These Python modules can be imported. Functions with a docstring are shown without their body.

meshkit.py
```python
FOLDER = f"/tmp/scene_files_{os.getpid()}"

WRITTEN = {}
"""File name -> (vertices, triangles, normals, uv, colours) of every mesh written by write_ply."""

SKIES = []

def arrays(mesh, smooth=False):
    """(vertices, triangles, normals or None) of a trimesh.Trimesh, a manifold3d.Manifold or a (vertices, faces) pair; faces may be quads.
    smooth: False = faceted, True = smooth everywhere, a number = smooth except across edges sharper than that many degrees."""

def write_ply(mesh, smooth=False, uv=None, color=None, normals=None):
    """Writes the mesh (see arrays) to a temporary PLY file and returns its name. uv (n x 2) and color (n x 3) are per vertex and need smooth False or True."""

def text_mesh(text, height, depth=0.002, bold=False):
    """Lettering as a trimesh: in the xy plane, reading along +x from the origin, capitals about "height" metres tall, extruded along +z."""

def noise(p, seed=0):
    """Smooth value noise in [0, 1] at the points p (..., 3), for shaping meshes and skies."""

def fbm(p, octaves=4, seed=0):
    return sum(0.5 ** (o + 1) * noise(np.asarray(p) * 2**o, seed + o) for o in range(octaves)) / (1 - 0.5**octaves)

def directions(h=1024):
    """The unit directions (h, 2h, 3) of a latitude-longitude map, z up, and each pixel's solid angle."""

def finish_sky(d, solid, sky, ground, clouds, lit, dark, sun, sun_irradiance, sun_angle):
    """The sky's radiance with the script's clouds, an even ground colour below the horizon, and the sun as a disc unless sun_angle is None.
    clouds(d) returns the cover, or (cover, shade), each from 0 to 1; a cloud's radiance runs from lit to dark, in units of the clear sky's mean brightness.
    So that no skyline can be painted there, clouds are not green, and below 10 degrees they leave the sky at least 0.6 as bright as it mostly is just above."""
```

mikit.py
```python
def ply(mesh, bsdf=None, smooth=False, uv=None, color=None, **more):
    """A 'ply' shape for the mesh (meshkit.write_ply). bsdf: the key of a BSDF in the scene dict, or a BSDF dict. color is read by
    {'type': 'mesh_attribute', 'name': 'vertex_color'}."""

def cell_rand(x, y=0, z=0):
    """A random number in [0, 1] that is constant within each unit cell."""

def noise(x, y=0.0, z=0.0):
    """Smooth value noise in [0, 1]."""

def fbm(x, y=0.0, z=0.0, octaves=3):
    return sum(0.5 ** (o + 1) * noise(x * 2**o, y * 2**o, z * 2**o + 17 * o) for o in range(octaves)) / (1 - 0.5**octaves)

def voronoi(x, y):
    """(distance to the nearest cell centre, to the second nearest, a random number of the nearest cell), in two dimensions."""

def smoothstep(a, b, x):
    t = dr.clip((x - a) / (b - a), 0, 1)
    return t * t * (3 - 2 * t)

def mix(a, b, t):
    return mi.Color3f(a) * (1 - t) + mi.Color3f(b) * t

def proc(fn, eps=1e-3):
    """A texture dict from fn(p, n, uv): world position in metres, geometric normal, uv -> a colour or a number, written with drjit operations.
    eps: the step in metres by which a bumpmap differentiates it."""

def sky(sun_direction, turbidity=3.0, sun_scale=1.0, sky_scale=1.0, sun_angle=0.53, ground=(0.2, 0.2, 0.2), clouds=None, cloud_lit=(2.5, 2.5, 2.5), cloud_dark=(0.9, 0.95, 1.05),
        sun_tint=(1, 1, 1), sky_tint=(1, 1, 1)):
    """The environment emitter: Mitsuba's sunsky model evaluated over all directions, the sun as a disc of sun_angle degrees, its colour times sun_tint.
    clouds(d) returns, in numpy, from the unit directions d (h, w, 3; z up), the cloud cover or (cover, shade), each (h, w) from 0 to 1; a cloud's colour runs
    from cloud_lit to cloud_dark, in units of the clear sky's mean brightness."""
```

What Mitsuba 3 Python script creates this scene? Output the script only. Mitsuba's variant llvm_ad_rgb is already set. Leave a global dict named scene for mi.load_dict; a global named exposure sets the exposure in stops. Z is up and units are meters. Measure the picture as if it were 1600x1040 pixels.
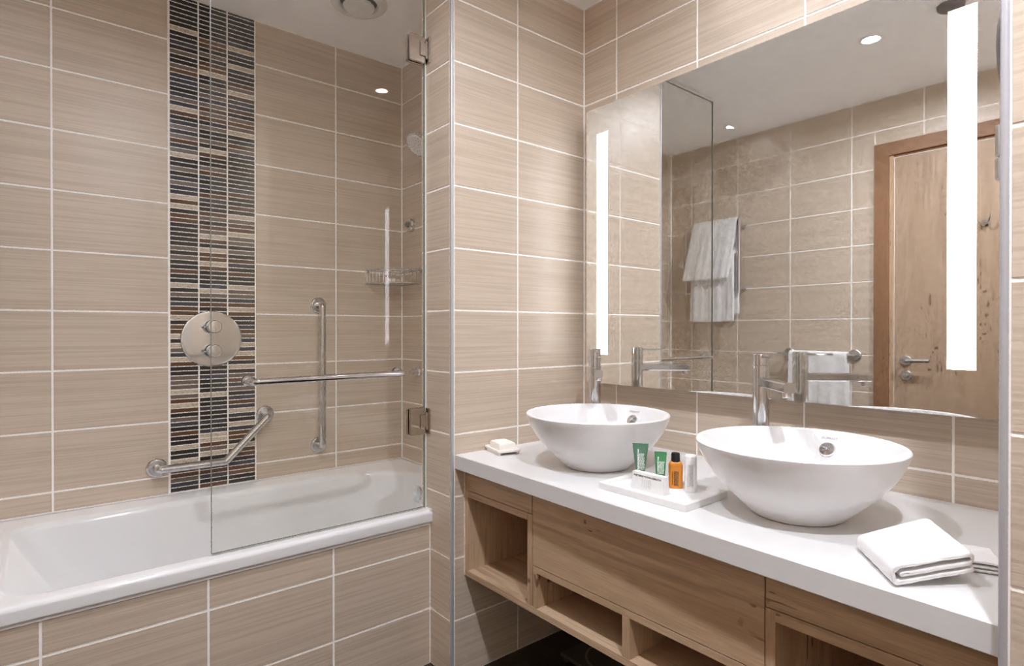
import math, random
import numpy as np
import trimesh
import manifold3d as m3
import drjit as dr
import mitsuba as mi
import mikit, meshkit
from mikit import noise, fbm, mix, smoothstep

random.seed(7)
RNG = np.random.default_rng(7)
T = mi.ScalarTransform4f
scene, labels = {}, {}

# ------------------------------------------------------------------ camera, lamps, exposure
exposure = 1.0
EYE = np.array([-1.6615, -1.5657, 1.1368])
YAW, PITCH = math.radians(39.59), math.radians(-0.26)
FWD = np.array([math.sin(YAW) * math.cos(PITCH), math.cos(YAW) * math.cos(PITCH), math.sin(PITCH)])
scene['camera'] = {'type': 'perspective', 'fov': math.degrees(2 * math.atan(800 / 902.1)), 'fov_axis': 'x', 'near_clip': 0.02, 'far_clip': 50.0,
                   'to_world': T().look_at(origin=EYE.tolist(), target=(EYE + FWD).tolist(), up=[0, 0, 1])}
LAMP = 560.0          # radiance of a downlight's lens
STRIP = 3.0          # radiance of the mirror's light strips
CEIL = 2.39
DOWNLIGHTS = [((-1.231, -0.633), 1.35, 'white recessed ceiling downlight above the middle of the floor, seen in the mirror'),
              ((-0.26, -0.88), 0.42, 'white recessed ceiling downlight above the vanity'),
              ((-1.76, 0.31), 0.25, 'white ceiling downlight near the towel warmer, out of direct view, placed to light the bath wall'),  # out of direct view; placed to light the bath wall from the left
              ((-1.22, -1.62), 2.5, 'unseen ceiling downlight near the camera, placed to brighten the room and the right wall end')]  # unseen strong lamp, placed to brighten the room and the near pier

# ------------------------------------------------------------------ materials
def rgb(*c):
    return {'type': 'rgb', 'value': [float(x) for x in c]}

def lin(r, g, b):
    return [((x / 255) / 12.92 if x / 255 <= 0.04045 else ((x / 255 + 0.055) / 1.055) ** 2.4) for x in (r, g, b)]

def plain(name, col, rough=0.6, spec=0.4, **more):
    scene[name] = {'type': 'twosided', 'b': {'type': 'principled', 'base_color': rgb(*col), 'roughness': rough, 'specular': spec, **more}}
    return name

def stripes(p):
    l = p.x + p.y * 1.013
    a = noise(l * 3.0 + 3.1, p.z * 235.0, 1.0)
    b = noise(l * 6.0 + 11.0, p.z * 520.0, 5.0)
    return a * 0.5 + b * 0.5

def tile_material(name, tone):
    c1, c2 = [x * tone for x in (0.50, 0.411, 0.325)], [x * tone for x in (0.60, 0.507, 0.412)]
    def col(p, n, uv):
        l = p.x + p.y * 1.013
        s = smoothstep(0.22, 0.72, stripes(p))
        soft = fbm(l * 1.2, p.z * 20.0, 2.0, 2)
        return mix(c1, c2, s * 0.75 + soft * 0.25)
    def bump(p, n, uv):
        return smoothstep(0.2, 0.75, stripes(p))
    scene[name] = {'type': 'twosided', 'b': {'type': 'bumpmap', 'tex': mikit.proc(bump, eps=6e-4), 'scale': 0.00022,
                   'b': {'type': 'principled', 'base_color': mikit.proc(col), 'roughness': 0.36, 'specular': 0.45}}}

for i, tone in enumerate((1.0, 0.985, 1.012)):
    tile_material(f'mat_tile_{i}', tone)

def wood(name, dark, mid, pale, al, ac, rough=0.45):
    """al(p): distance along the grain, ac(p): across it"""
    def col(p, n, uv):
        a, c = al(p), ac(p)
        w = fbm(a * 1.3, c * 5.0, 3.0, 3)
        rings = noise(a * 1.1 + 5.0, c * 26.0 + w * 9.0, 2.0)
        streak = noise(a * 5.0, c * 120.0, 9.0)
        fine = noise(a * 22.0, c * 520.0, 4.0)
        knot = smoothstep(0.78, 0.92, noise(a * 45.0 + w * 3.0, c * 130.0, 21.0)) * smoothstep(0.62, 0.75, noise(a * 4.2, c * 12.0, 33.0))
        base = mix(mix(mid, pale, smoothstep(0.3, 0.8, w * 0.6 + rings * 0.4)), dark, smoothstep(0.5, 0.95, rings * 0.55 + streak * 0.45) * 0.55)
        return mix(base * (0.88 + 0.2 * fine), [0.11, 0.06, 0.03], knot * 0.75)
    scene[name] = {'type': 'twosided', 'b': {'type': 'principled', 'base_color': mikit.proc(col), 'roughness': rough, 'specular': 0.35}}

OAK = ([0.26, 0.155, 0.085], [0.445, 0.295, 0.18], [0.585, 0.43, 0.29])
wood('mat_oak_long', *OAK, lambda p: p.y + p.x * 0.3, lambda p: p.z + p.x * 0.8)
wood('mat_oak_upright', *OAK, lambda p: p.z, lambda p: p.y + p.x * 0.7)
wood('mat_door_oak', [0.24, 0.155, 0.10], [0.37, 0.255, 0.17], [0.45, 0.325, 0.23], lambda p: p.z, lambda p: p.y * 0.8 + p.x)
wood('mat_door_frame', [0.20, 0.095, 0.045], [0.25, 0.13, 0.068], [0.30, 0.16, 0.085], lambda p: p.z + p.y, lambda p: p.y * 0.5 + p.x - p.z * 0.5, 0.5)

plain('mat_grout', (0.95, 0.935, 0.91), 0.8, 0.2)
plain('mat_plaster', (0.91, 0.925, 0.95), 0.9, 0.1)
plain('mat_rear_wall', (0.62, 0.57, 0.51), 0.7, 0.2)
plain('mat_porcelain', (0.76, 0.76, 0.765), 0.12, 0.5, clearcoat=0.4, clearcoat_gloss=0.95)
plain('mat_tub', (0.80, 0.805, 0.81), 0.1, 0.5)
plain('mat_counter', (0.65, 0.65, 0.645), 0.35, 0.4)
plain('mat_white_plastic', (0.75, 0.75, 0.745), 0.35, 0.4)
plain('mat_dark_fitting', (0.18, 0.17, 0.165), 0.5, 0.3)
plain('mat_aluminium_trim', (0.48, 0.48, 0.51), 0.4, 0.5, metallic=0.35)
plain('mat_floor_grout', (0.05, 0.04, 0.032), 0.7, 0.2)
plain('mat_card', (0.76, 0.76, 0.75), 0.6, 0.2)
plain('mat_ink', (0.015, 0.015, 0.015), 0.6, 0.1)
plain('mat_grey_ink', (0.42, 0.42, 0.43), 0.6, 0.1)
plain('mat_soap', (0.86, 0.83, 0.77), 0.45, 0.3)
plain('mat_soap_dish', (0.84, 0.81, 0.77), 0.4, 0.35)
plain('mat_dark_green_tube', (0.085, 0.19, 0.13), 0.3, 0.5)
plain('mat_green_tube', (0.06, 0.24, 0.10), 0.3, 0.5)
plain('mat_amber', (0.62, 0.22, 0.025), 0.2, 0.5)
plain('mat_black_cap', (0.012, 0.012, 0.012), 0.3, 0.5)
plain('mat_white_tube', (0.88, 0.88, 0.88), 0.3, 0.4)
plain('mat_dark_scale', (0.05, 0.045, 0.035), 0.25, 0.5)
plain('mat_glass_edge', (0.17, 0.20, 0.18), 0.2, 0.6)
plain('mat_seal', (0.66, 0.68, 0.62), 0.35, 0.4)
plain('mat_mirror_side', (0.45, 0.46, 0.46), 0.4, 0.5)
plain('mat_black_rubber', (0.03, 0.03, 0.03), 0.6, 0.3)
scene['mat_chrome'] = {'type': 'twosided', 'b': {'type': 'roughconductor', 'material': 'none', 'specular_reflectance': rgb(0.72, 0.73, 0.75), 'alpha': 0.007, 'distribution': 'ggx'}}
scene['mat_bronze_chrome'] = {'type': 'twosided', 'b': {'type': 'roughconductor', 'material': 'none', 'specular_reflectance': rgb(0.60, 0.55, 0.50), 'alpha': 0.01, 'distribution': 'ggx'}}
scene['mat_satin_steel'] = {'type': 'twosided', 'b': {'type': 'roughconductor', 'material': 'none', 'specular_reflectance': rgb(0.58, 0.56, 0.54), 'alpha': 0.16, 'distribution': 'ggx'}}
scene['mat_mirror'] = {'type': 'twosided', 'b': {'type': 'conductor', 'material': 'none', 'specular_reflectance': rgb(0.90, 0.915, 0.90)}}
scene['mat_glass'] = {'type': 'thindielectric', 'int_ior': 1.38, 'specular_transmittance': rgb(0.99, 0.99, 0.965), 'specular_reflectance': rgb(0.9, 0.9, 0.9)}

def floor_col(p, n, uv):
    return mix([0.010, 0.0065, 0.004], [0.022, 0.015, 0.010], fbm(p.x * 9, p.y * 9, 1.0, 3))
scene['mat_floor_tile'] = {'type': 'twosided', 'b': {'type': 'principled', 'base_color': mikit.proc(floor_col), 'roughness': 0.14, 'specular': 0.5}}

def terry(name, c):
    def col(p, n, uv):
        return mix([x * 0.93 for x in c], c, noise(p.x * 600, p.y * 600, p.z * 600))
    def bump(p, n, uv):
        return noise(p.x * 420, p.y * 420, p.z * 420)
    scene[name] = {'type': 'twosided', 'b': {'type': 'bumpmap', 'tex': mikit.proc(bump, eps=5e-4), 'scale': 0.0006,
                   'b': {'type': 'principled', 'base_color': mikit.proc(col), 'roughness': 0.9, 'specular': 0.1, 'sheen': 0.3}}}
terry('mat_towel', [0.81, 0.81, 0.81])

def stone_col(p, n, uv):
    s = noise(p.x * 260, p.y * 260, p.z * 420) * 0.6 + noise(p.x * 620, p.y * 100, p.z * 800) * 0.4
    return mix([0.20, 0.145, 0.10], [0.60, 0.51, 0.40], smoothstep(0.2, 0.6, s))
scene['mat_mosaic_stone'] = {'type': 'twosided', 'b': {'type': 'principled', 'base_color': mikit.proc(stone_col), 'roughness': 0.4, 'specular': 0.4}}
plain('mat_mosaic_black', (0.022, 0.017, 0.014), 0.12, 0.5)
plain('mat_mosaic_navy', (0.045, 0.045, 0.058), 0.12, 0.5)
plain('mat_mosaic_brown', (0.10, 0.047, 0.022), 0.12, 0.5)
plain('mat_mosaic_rust', (0.14, 0.07, 0.035), 0.12, 0.5)
plain('mat_mosaic_taupe', (0.145, 0.11, 0.09), 0.2, 0.5)

# ------------------------------------------------------------------ mesh helpers
cat = trimesh.util.concatenate

def obj(key, mesh, bsdf, smooth=False, label=None, category=None, group=None, kind=None, **more):
    if isinstance(mesh, (list, tuple)) and not isinstance(mesh[0], np.ndarray):
        mesh = cat(list(mesh))
    k, i = key, 0
    while k in scene:
        i += 1
        k = f'{key}_{i:03d}'
    scene[k] = mikit.ply(mesh, bsdf, smooth=smooth, **more)
    info = {a: b for a, b in (('label', label), ('category', category), ('group', group), ('kind', kind)) if b}
    if info:
        labels[k] = info
    return k

def tag(key, label, category=None, group=None, kind=None):
    labels[key] = {a: b for a, b in (('label', label), ('category', category), ('group', group), ('kind', kind)) if b}
    return key

def hull(pts):
    return trimesh.convex.convex_hull(np.asarray(pts, float))

def cbox(x0, x1, y0, y1, z0, z1, c=0.0):
    if c <= 0:
        b = trimesh.creation.box(extents=(x1 - x0, y1 - y0, z1 - z0))
        b.apply_translation(((x0 + x1) / 2, (y0 + y1) / 2, (z0 + z1) / 2))
        return b
    pts = []
    for sx in (0, 1):
        for sy in (0, 1):
            for sz in (0, 1):
                p = np.array([(x0, x1)[sx], (y0, y1)[sy], (z0, z1)[sz]])
                d = np.array([c * (1 - 2 * sx), c * (1 - 2 * sy), c * (1 - 2 * sz)])
                for k in range(3):
                    q = p + d
                    q[k] = p[k]
                    pts.append(q)
    return hull(pts)

def frame(axis):
    w = np.asarray(axis, float)
    w = w / np.linalg.norm(w)
    a = np.cross(w, [0, 0, 1.0] if abs(w[2]) < 0.9 else [1.0, 0, 0])
    a /= np.linalg.norm(a)
    return a, np.cross(w, a), w

def lathe(profile, centre=(0, 0, 0), axis=(0, 0, 1), n=48):
    """profile: (radius, height) pairs from bottom to top along the axis; closed where the radius is 0"""
    pr = np.array([(max(r, 0), h) for r, h in profile], float)
    m = trimesh.creation.revolve(pr, sections=n)
    a, b, w = frame(axis)
    M = np.eye(4)
    M[:3, 0], M[:3, 1], M[:3, 2], M[:3, 3] = a, b, w, centre
    m.apply_transform(M)
    trimesh.repair.fix_normals(m)
    return m

def cyl(p0, p1, r, n=32, c=None):
    """cylinder with chamfered ends"""
    p0, p1 = np.asarray(p0, float), np.asarray(p1, float)
    h = np.linalg.norm(p1 - p0)
    c = min(0.0015, r * 0.2, h * 0.3) if c is None else c
    return lathe([(0, 0), (r - c, 0), (r, c), (r, h - c), (r - c, h), (0, h)], p0, p1 - p0, n)

def fillet_path(pts, rad, n=8):
    pts = [np.asarray(p, float) for p in pts]
    out = [pts[0]]
    for i in range(1, len(pts) - 1):
        a, b, c = pts[i - 1], pts[i], pts[i + 1]
        u, v = (a - b) / np.linalg.norm(a - b), (c - b) / np.linalg.norm(c - b)
        ang = math.acos(np.clip(u @ v, -1, 1))
        d = min(rad / math.tan(ang / 2), np.linalg.norm(a - b) * 0.48, np.linalg.norm(c - b) * 0.48)
        r = d * math.tan(ang / 2)
        mid = (u + v) / np.linalg.norm(u + v)
        cen = b + mid * r / math.sin(ang / 2)
        s, e = b + u * d - cen, b + v * d - cen
        th = math.acos(np.clip(s @ e / (r * r), -1, 1))
        for t in np.linspace(0, 1, n):
            out.append(cen + (math.sin((1 - t) * th) * s + math.sin(t * th) * e) / math.sin(th))
    out.append(pts[-1])
    return np.array(out)

def tube(pts, r, n=20, rad=None, closed_ends=True):
    p = fillet_path(pts, rad, 8) if rad else np.asarray(pts, float)
    t = np.gradient(p, axis=0)
    t /= np.linalg.norm(t, axis=1, keepdims=True)
    a = frame(t[0])[0]
    rings = []
    for i in range(len(p)):
        a = a - t[i] * (a @ t[i])
        a /= np.linalg.norm(a)
        b = np.cross(t[i], a)
        th = np.arange(n) * 2 * np.pi / n
        rings.append(p[i] + r * (np.cos(th)[:, None] * a + np.sin(th)[:, None] * b))
    return loft(rings)

def loft(rings, caps=True):
    k, n = len(rings), len(rings[0])
    v = np.vstack(rings)
    f = []
    for i in range(k - 1):
        for j in range(n):
            a, b = i * n + j, i * n + (j + 1) % n
            f += [[a, b, b + n], [a, b + n, a + n]]
    if caps:
        c0, c1 = len(v), len(v) + 1
        v = np.vstack([v, rings[0].mean(0), rings[-1].mean(0)])
        for j in range(n):
            f.append([c0, (j + 1) % n, j])
            f.append([c1, (k - 1) * n + j, (k - 1) * n + (j + 1) % n])
    m = trimesh.Trimesh(v, np.array(f), process=False)
    if m.is_watertight and m.volume < 0:
        m.invert()
    return m

def rrect(x0, x1, y0, y1, r, z, n=24):
    """rounded rectangle ring; r is one radius or four (x1y1, x0y1, x0y0, x1y0)"""
    rr = (r,) * 4 if np.isscalar(r) else r
    out = []
    for (cx, cy, sx, sy, a0), q in zip(((x1, y1, -1, -1, 0), (x0, y1, 1, -1, 90), (x0, y0, 1, 1, 180), (x1, y0, -1, 1, 270)), rr):
        for a in np.linspace(a0, a0 + 90, n):
            out.append([cx + sx * q + q * math.cos(math.radians(a)), cy + sy * q + q * math.sin(math.radians(a)), z])
    return np.array(out)

def to_m3(m):
    return m3.Manifold(m3.Mesh(np.asarray(m.vertices, np.float32), np.asarray(m.faces, np.uint32)))

def from_m3(m):
    q = m.to_mesh()
    return trimesh.Trimesh(q.vert_properties[:, :3], q.tri_verts, process=False)

def lettering(text, height, origin, right, up, depth=0.0004, bold=False, width=None):
    m = meshkit.text_mesh(text, height, depth, bold)
    if width:
        w = m.bounds[1, 0] - m.bounds[0, 0]
        m.apply_scale([width / w, 1, 1])
    r, u = np.asarray(right, float), np.asarray(up, float)
    r, u = r / np.linalg.norm(r), u / np.linalg.norm(u)
    M = np.eye(4)
    M[:3, 0], M[:3, 1], M[:3, 2], M[:3, 3] = r, u, np.cross(r, u), origin
    m.apply_transform(M)
    return m

# ------------------------------------------------------------------ tiled walls
ROWS = [0.0] + [1.203 + 0.2025 * k for k in range(-5, 6)] + [CEIL]
GROUT = 0.0058
THICK = 0.0016

def one_tile(place, a0, a1, z0, z1, c=0.0008):
    """place(a, d, z) -> point; a along the wall, d out of the wall"""
    v = [place(a, 0, z) for a, z in ((a0, z0), (a1, z0), (a1, z1), (a0, z1))]
    v += [place(a, THICK - c, z) for a, z in ((a0, z0), (a1, z0), (a1, z1), (a0, z1))]
    v += [place(a, THICK, z) for a, z in ((a0 + c, z0 + c), (a1 - c, z0 + c), (a1 - c, z1 - c), (a0 + c, z1 - c))]
    return hull(v)

def tile_wall(key, place, edges, rows=ROWS, skip=None, cut=None):
    """tiles between successive edges and rows; cut: (a0, a1, z1) a doorway"""
    g = GROUT / 2
    for i in range(len(edges) - 1):
        for j in range(len(rows) - 1):
            a0, a1, z0, z1 = edges[i], edges[i + 1], rows[j], rows[j + 1]
            if skip and skip((a0 + a1) / 2, (z0 + z1) / 2):
                continue
            cells = [(a0, a1, z0, z1)]
            if cut and a1 > cut[0] and a0 < cut[1] and z0 < cut[2]:
                cells = [(a0, min(a1, cut[0]), z0, z1), (max(a0, cut[1]), a1, z0, z1), (max(a0, cut[0]), min(a1, cut[1]), max(z0, cut[2]), z1)]
            for b0, b1, y0, y1 in cells:
                if b1 - b0 > 0.012 and y1 - y0 > 0.012:
                    obj(key + '__tile', one_tile(place, b0 + g, b1 - g, y0 + g, y1 - g), f'mat_tile_{RNG.choice(3, p=[.5, .25, .25])}')

def steps(start, stop, step, ends):
    e = [start + step * k for k in range(-30, 31)]
    lo, hi = min(ends), max(ends)
    return [lo] + [x for x in e if lo + 0.012 < x < hi - 0.012] + [hi]

BX0, BX1, BY = -1.985, -0.304, 0.902       # bath alcove
PX, PY = -0.621, 0.186                      # partition
NX, NY = -0.671, -1.388                     # near wall pier right of the vanity
REAR = -2.35
S = THICK

# floor
obj('floor', cbox(BX0 - .05, .05, REAR - .05, BY + .05, -.06, -0.0015), 'mat_floor_grout', label='near-black polished floor tiles with thin dark joints', kind='structure')
fx, fy = steps(-0.28, 0, 0.45, (BX0, 0.0)), steps(-0.108, 0, 0.45, (REAR, 0.125))
for i in range(len(fx) - 1):
    for j in range(len(fy) - 1):
        obj('floor__tile', cbox(fx[i] + .0012, fx[i + 1] - .0012, fy[j] + .0012, fy[j + 1] - .0012, -.0015, 0, .0005), 'mat_floor_tile')
# ceiling
obj('ceiling', cbox(BX0 - .05, .05, REAR - .05, BY + .05, CEIL, CEIL + .06), 'mat_plaster', label='smooth white painted ceiling', kind='structure')
hx0, hx1, hy0, hy1 = -1.91, -1.435, -0.13, 0.318
hatch = [cbox(hx0 + .004, hx1 - .004, hy0 + .004, hy1 - .004, CEIL - .0035, CEIL, .001)]
obj('ceiling__access_panel', hatch, 'mat_plaster', label='square white access panel in the ceiling')

# bath back wall
obj('wall_back', cbox(BX0 - .05, BX1 + .05, BY + S, BY + .05, 0, CEIL), 'mat_grout', label='beige tiled wall behind the bathtub with white joints and a dark mosaic strip', kind='structure')
back = lambda a, d, z: (a, BY + S - d, z)
MX = [-1.276, -1.1762, -1.0747, -0.971]
brow = [0.5275] + ROWS[3:]
tile_wall('wall_back', back, [BX0 + .01, -1.9558, -1.6158, MX[0]], brow)
tile_wall('wall_back', back, [MX[3], -0.632, BX1 - .001], brow)
pitch = 0.01745
kinds = ['black', 'navy', 'brown', 'taupe', 'stone', 'rust']
rest, made = [], 0
zs = np.arange(0.5300, CEIL - 0.006, pitch)
last = None
for r, z in enumerate(zs):
    for c in range(3):
        a0, a1 = MX[c] + .0026, MX[c + 1] - .0026
        if c == 0:
            a0 += .002
        q = RNG.choice(6, p=[.37, .18, .175, .135, .11, .03])
        m = one_tile(back, a0, a1, z + .0018, min(z + pitch - .0018, CEIL - .001), .0005)
        if made < 300:
            obj('wall_back__mosaic_tile', m, 'mat_mosaic_' + kinds[q])
            made += 1
        else:
            rest.append(m)
if rest:
    obj('wall_back__mosaic_tiles_by_the_ceiling', rest, 'mat_mosaic_black', kind='stuff')

# bath end wall
obj('wall_end', cbox(BX1 + S, BX1 + .05, PY, BY + S, 0, CEIL), 'mat_grout', label='short beige tiled end wall of the bath alcove', kind='structure')
tile_wall('wall_end', lambda a, d, z: (BX1 + S - d, a, z), [PY + .001, 0.222, 0.562, BY - .001], brow)

# partition between bath and vanity
obj('wall_partition', cbox(PX + S, 0.05, S, PY, 0, CEIL), 'mat_grout', label='beige tiled partition wall between the bathtub and the vanity', kind='structure')
tile_wall('wall_partition', lambda a, d, z: (a, S - d, z), [PX + .010, -0.339, -0.0005])
tile_wall('wall_partition', lambda a, d, z: (PX + S - d, a, z), [0.010, PY - .001])
# mirror wall
obj('wall_right', cbox(S, .05, NY - .02, S, 0, CEIL), 'mat_grout', label='beige tiled wall behind the mirror and the vanity', kind='structure')
MIR = (-1.287, -0.069, 0.943, 1.957)
tile_wall('wall_right', lambda a, d, z: (S - d, a, z), [NY + .001, -1.182, -0.841, -0.501, -0.163, -0.0005],
          skip=lambda a, z: -1.18 < a < -0.17 and 1.03 < z < 1.8)
# near pier to the right of the vanity
obj('wall_front', cbox(NX + S, 0.05, REAR, NY - S, 0, CEIL), 'mat_grout', label='pale tiled wall end at the right edge of the picture', kind='structure')
tile_wall('wall_front', lambda a, d, z: (NX + S - d, a, z), [REAR, -2.07, -1.73, NY - .008])
tile_wall('wall_front', lambda a, d, z: (a, NY - S + d, z), [NX + .008, -0.339, -0.001])
# door wall
obj('wall_left', cbox(BX0 - .05, BX0 - S, REAR, BY + S, 0, CEIL), 'mat_grout', label='beige tiled wall with the door, reflected in the mirror', kind='structure')
DY0, DY1, DZ = -1.345, -0.401, 2.137
tile_wall('wall_left', lambda a, d, z: (BX0 - S + d, a, z), steps(0.055, 0, 0.34, (REAR, BY - .001)), cut=(DY0, DY1, DZ))
obj('wall_rear', cbox(BX0 - .05, .05, REAR - .05, REAR, 0, CEIL), 'mat_rear_wall', label='plain unseen wall behind the camera, closing the room for bounced light', kind='structure')  # unseen wall closing the room; its tone shapes the bounced light
# corner trims
def trim(cx, cy, x1, y1, key, label):
    prof = rrect(min(cx, x1), max(cx, x1), min(cy, y1), max(cy, y1), .0045, 0, 6)
    obj(key, loft([prof, prof + [0, 0, CEIL - .001]]), 'mat_aluminium_trim', 40, label=label, kind='structure')
trim(PX - .002, -.002, PX + .0095, .0095, 'trim_1', 'satin metal edge trim on the corner of the partition')
trim(NX - .002, NY + .002, NX + .0085, NY - .0085, 'trim_2', 'satin metal edge trim at the right edge of the picture')

# bath front panel
PZ = 0.484
obj('wall_bath', cbox(BX0, PX, .129 + S, .142, 0, PZ), 'mat_grout', label='beige tiled front panel of the bathtub', kind='structure')
tile_wall('wall_bath', lambda a, d, z: (a, .129 + S - d, z), [BX0 + .001, -1.653, -1.307, -0.963, PX - .001], [0.0, .1905, .393, PZ - .004])

# ------------------------------------------------------------------ bathtub
def tub_rings():
    o = dict(x0=BX0 + .003, x1=BX1 - .002, y0=.117, y1=BY - .002)
    def out(d, r, z):
        return rrect(o['x0'] + d, o['x1'] - d, o['y0'] + d, o['y1'] - d, r, z)
    def inn(x0, x1, y0, y1, rl, rr, z):
        return rrect(x0, x1, y0, y1, (rr, rl, rl, rr), z)
    TZ = 0.526
    R = []
    # underside, from the outer bottom outwards
    R.append(inn(-1.42, -.50, .29, .70, .07, .13, .105))
    R.append(inn(-1.50, -.455, .25, .735, .07, .15, .16))
    R.append(inn(-1.712, -.38, .168, .802, .08, .2, .44))
    R.append(out(.03, .01, .49))
    R.append(out(.002, .006, .487))
    R.append(out(.0, .008, .490))
    for a in (0, 15, 30, 45, 60, 75, 90):
        t = math.radians(a)
        R.append(out(.013 * (1 - math.cos(t)), .008 + .004 * (a / 90), TZ - .013 + .013 * math.sin(t)))
    # rim inner edge with a rounded lip
    ix0, ix1, iy0, iy1 = -1.715, -.40, .186, .785
    for a in (0, 20, 40, 60, 80):
        t = math.radians(a)
        d, h = .024 * (math.sin(t) - 1), .024 * (1 - math.cos(t))
        R.append(inn(ix0 + d, ix1 - d, iy0 + d, iy1 - d, .075 - d, .27 - d, TZ - .001 - h))
    def lerp(t, z):
        e = t ** 1.15
        return inn(ix0 + (.24) * e, ix1 - .055 * e, iy0 + .05 * e, iy1 - .055 * e, .075 + .02 * e, .27 - .08 * e, z)
    for t in (.06, .25, .45, .65, .82, .93):
        R.append(lerp(t, TZ - .02 - .36 * t))
    R.append(inn(-1.45, -.475, .25, .72, .10, .18, .135))
    R.append(inn(-1.41, -.51, .285, .69, .08, .16, .118))
    R.append(inn(-1.2, -.7, .40, .58, .05, .08, .115))
    return R
tub = loft(tub_rings())
part = cbox(PX - .0, 0.1, -.1, PY + .001, 0, 1)
tub_m = to_m3(tub) - to_m3(part)
obj('bathtub__shell', from_m3(tub_m), 'mat_tub', 45)
tag('bathtub', 'white built-in bathtub behind the glass screen', 'bathtub')
ovx = -.4135
obj('bathtub__overflow_cover', lathe([(0, 0), (.036, 0), (.036, .006), (.033, .012), (.02, .0135), (0, .014)], (ovx + .008, .575, .444), (-1, 0, .16), 40), 'mat_chrome', 30, label='round chrome overflow cover')
obj('bathtub__drain', lathe([(0, 0), (.034, 0), (.034, .004), (.026, .007), (0, .007)], (-.62, .49, .1155), (0, 0, 1), 32), 'mat_chrome', 30, label='round chrome drain')
obj('bathtub__sealant', [cbox(BX0 + .002, BX1 - .002, BY - .006, BY - .0005, .5245, .5295, .001), cbox(BX1 - .006, BX1 - .0005, PY + .004, BY - .004, .5245, .5295, .001),
                         cbox(PX - .006, PX - .0005, .119, PY, .488, .53, .001), cbox(BX0 + .002, PX - .001, .1255, .1285, .4755, .4865, .0008)], 'mat_white_plastic')

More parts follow.
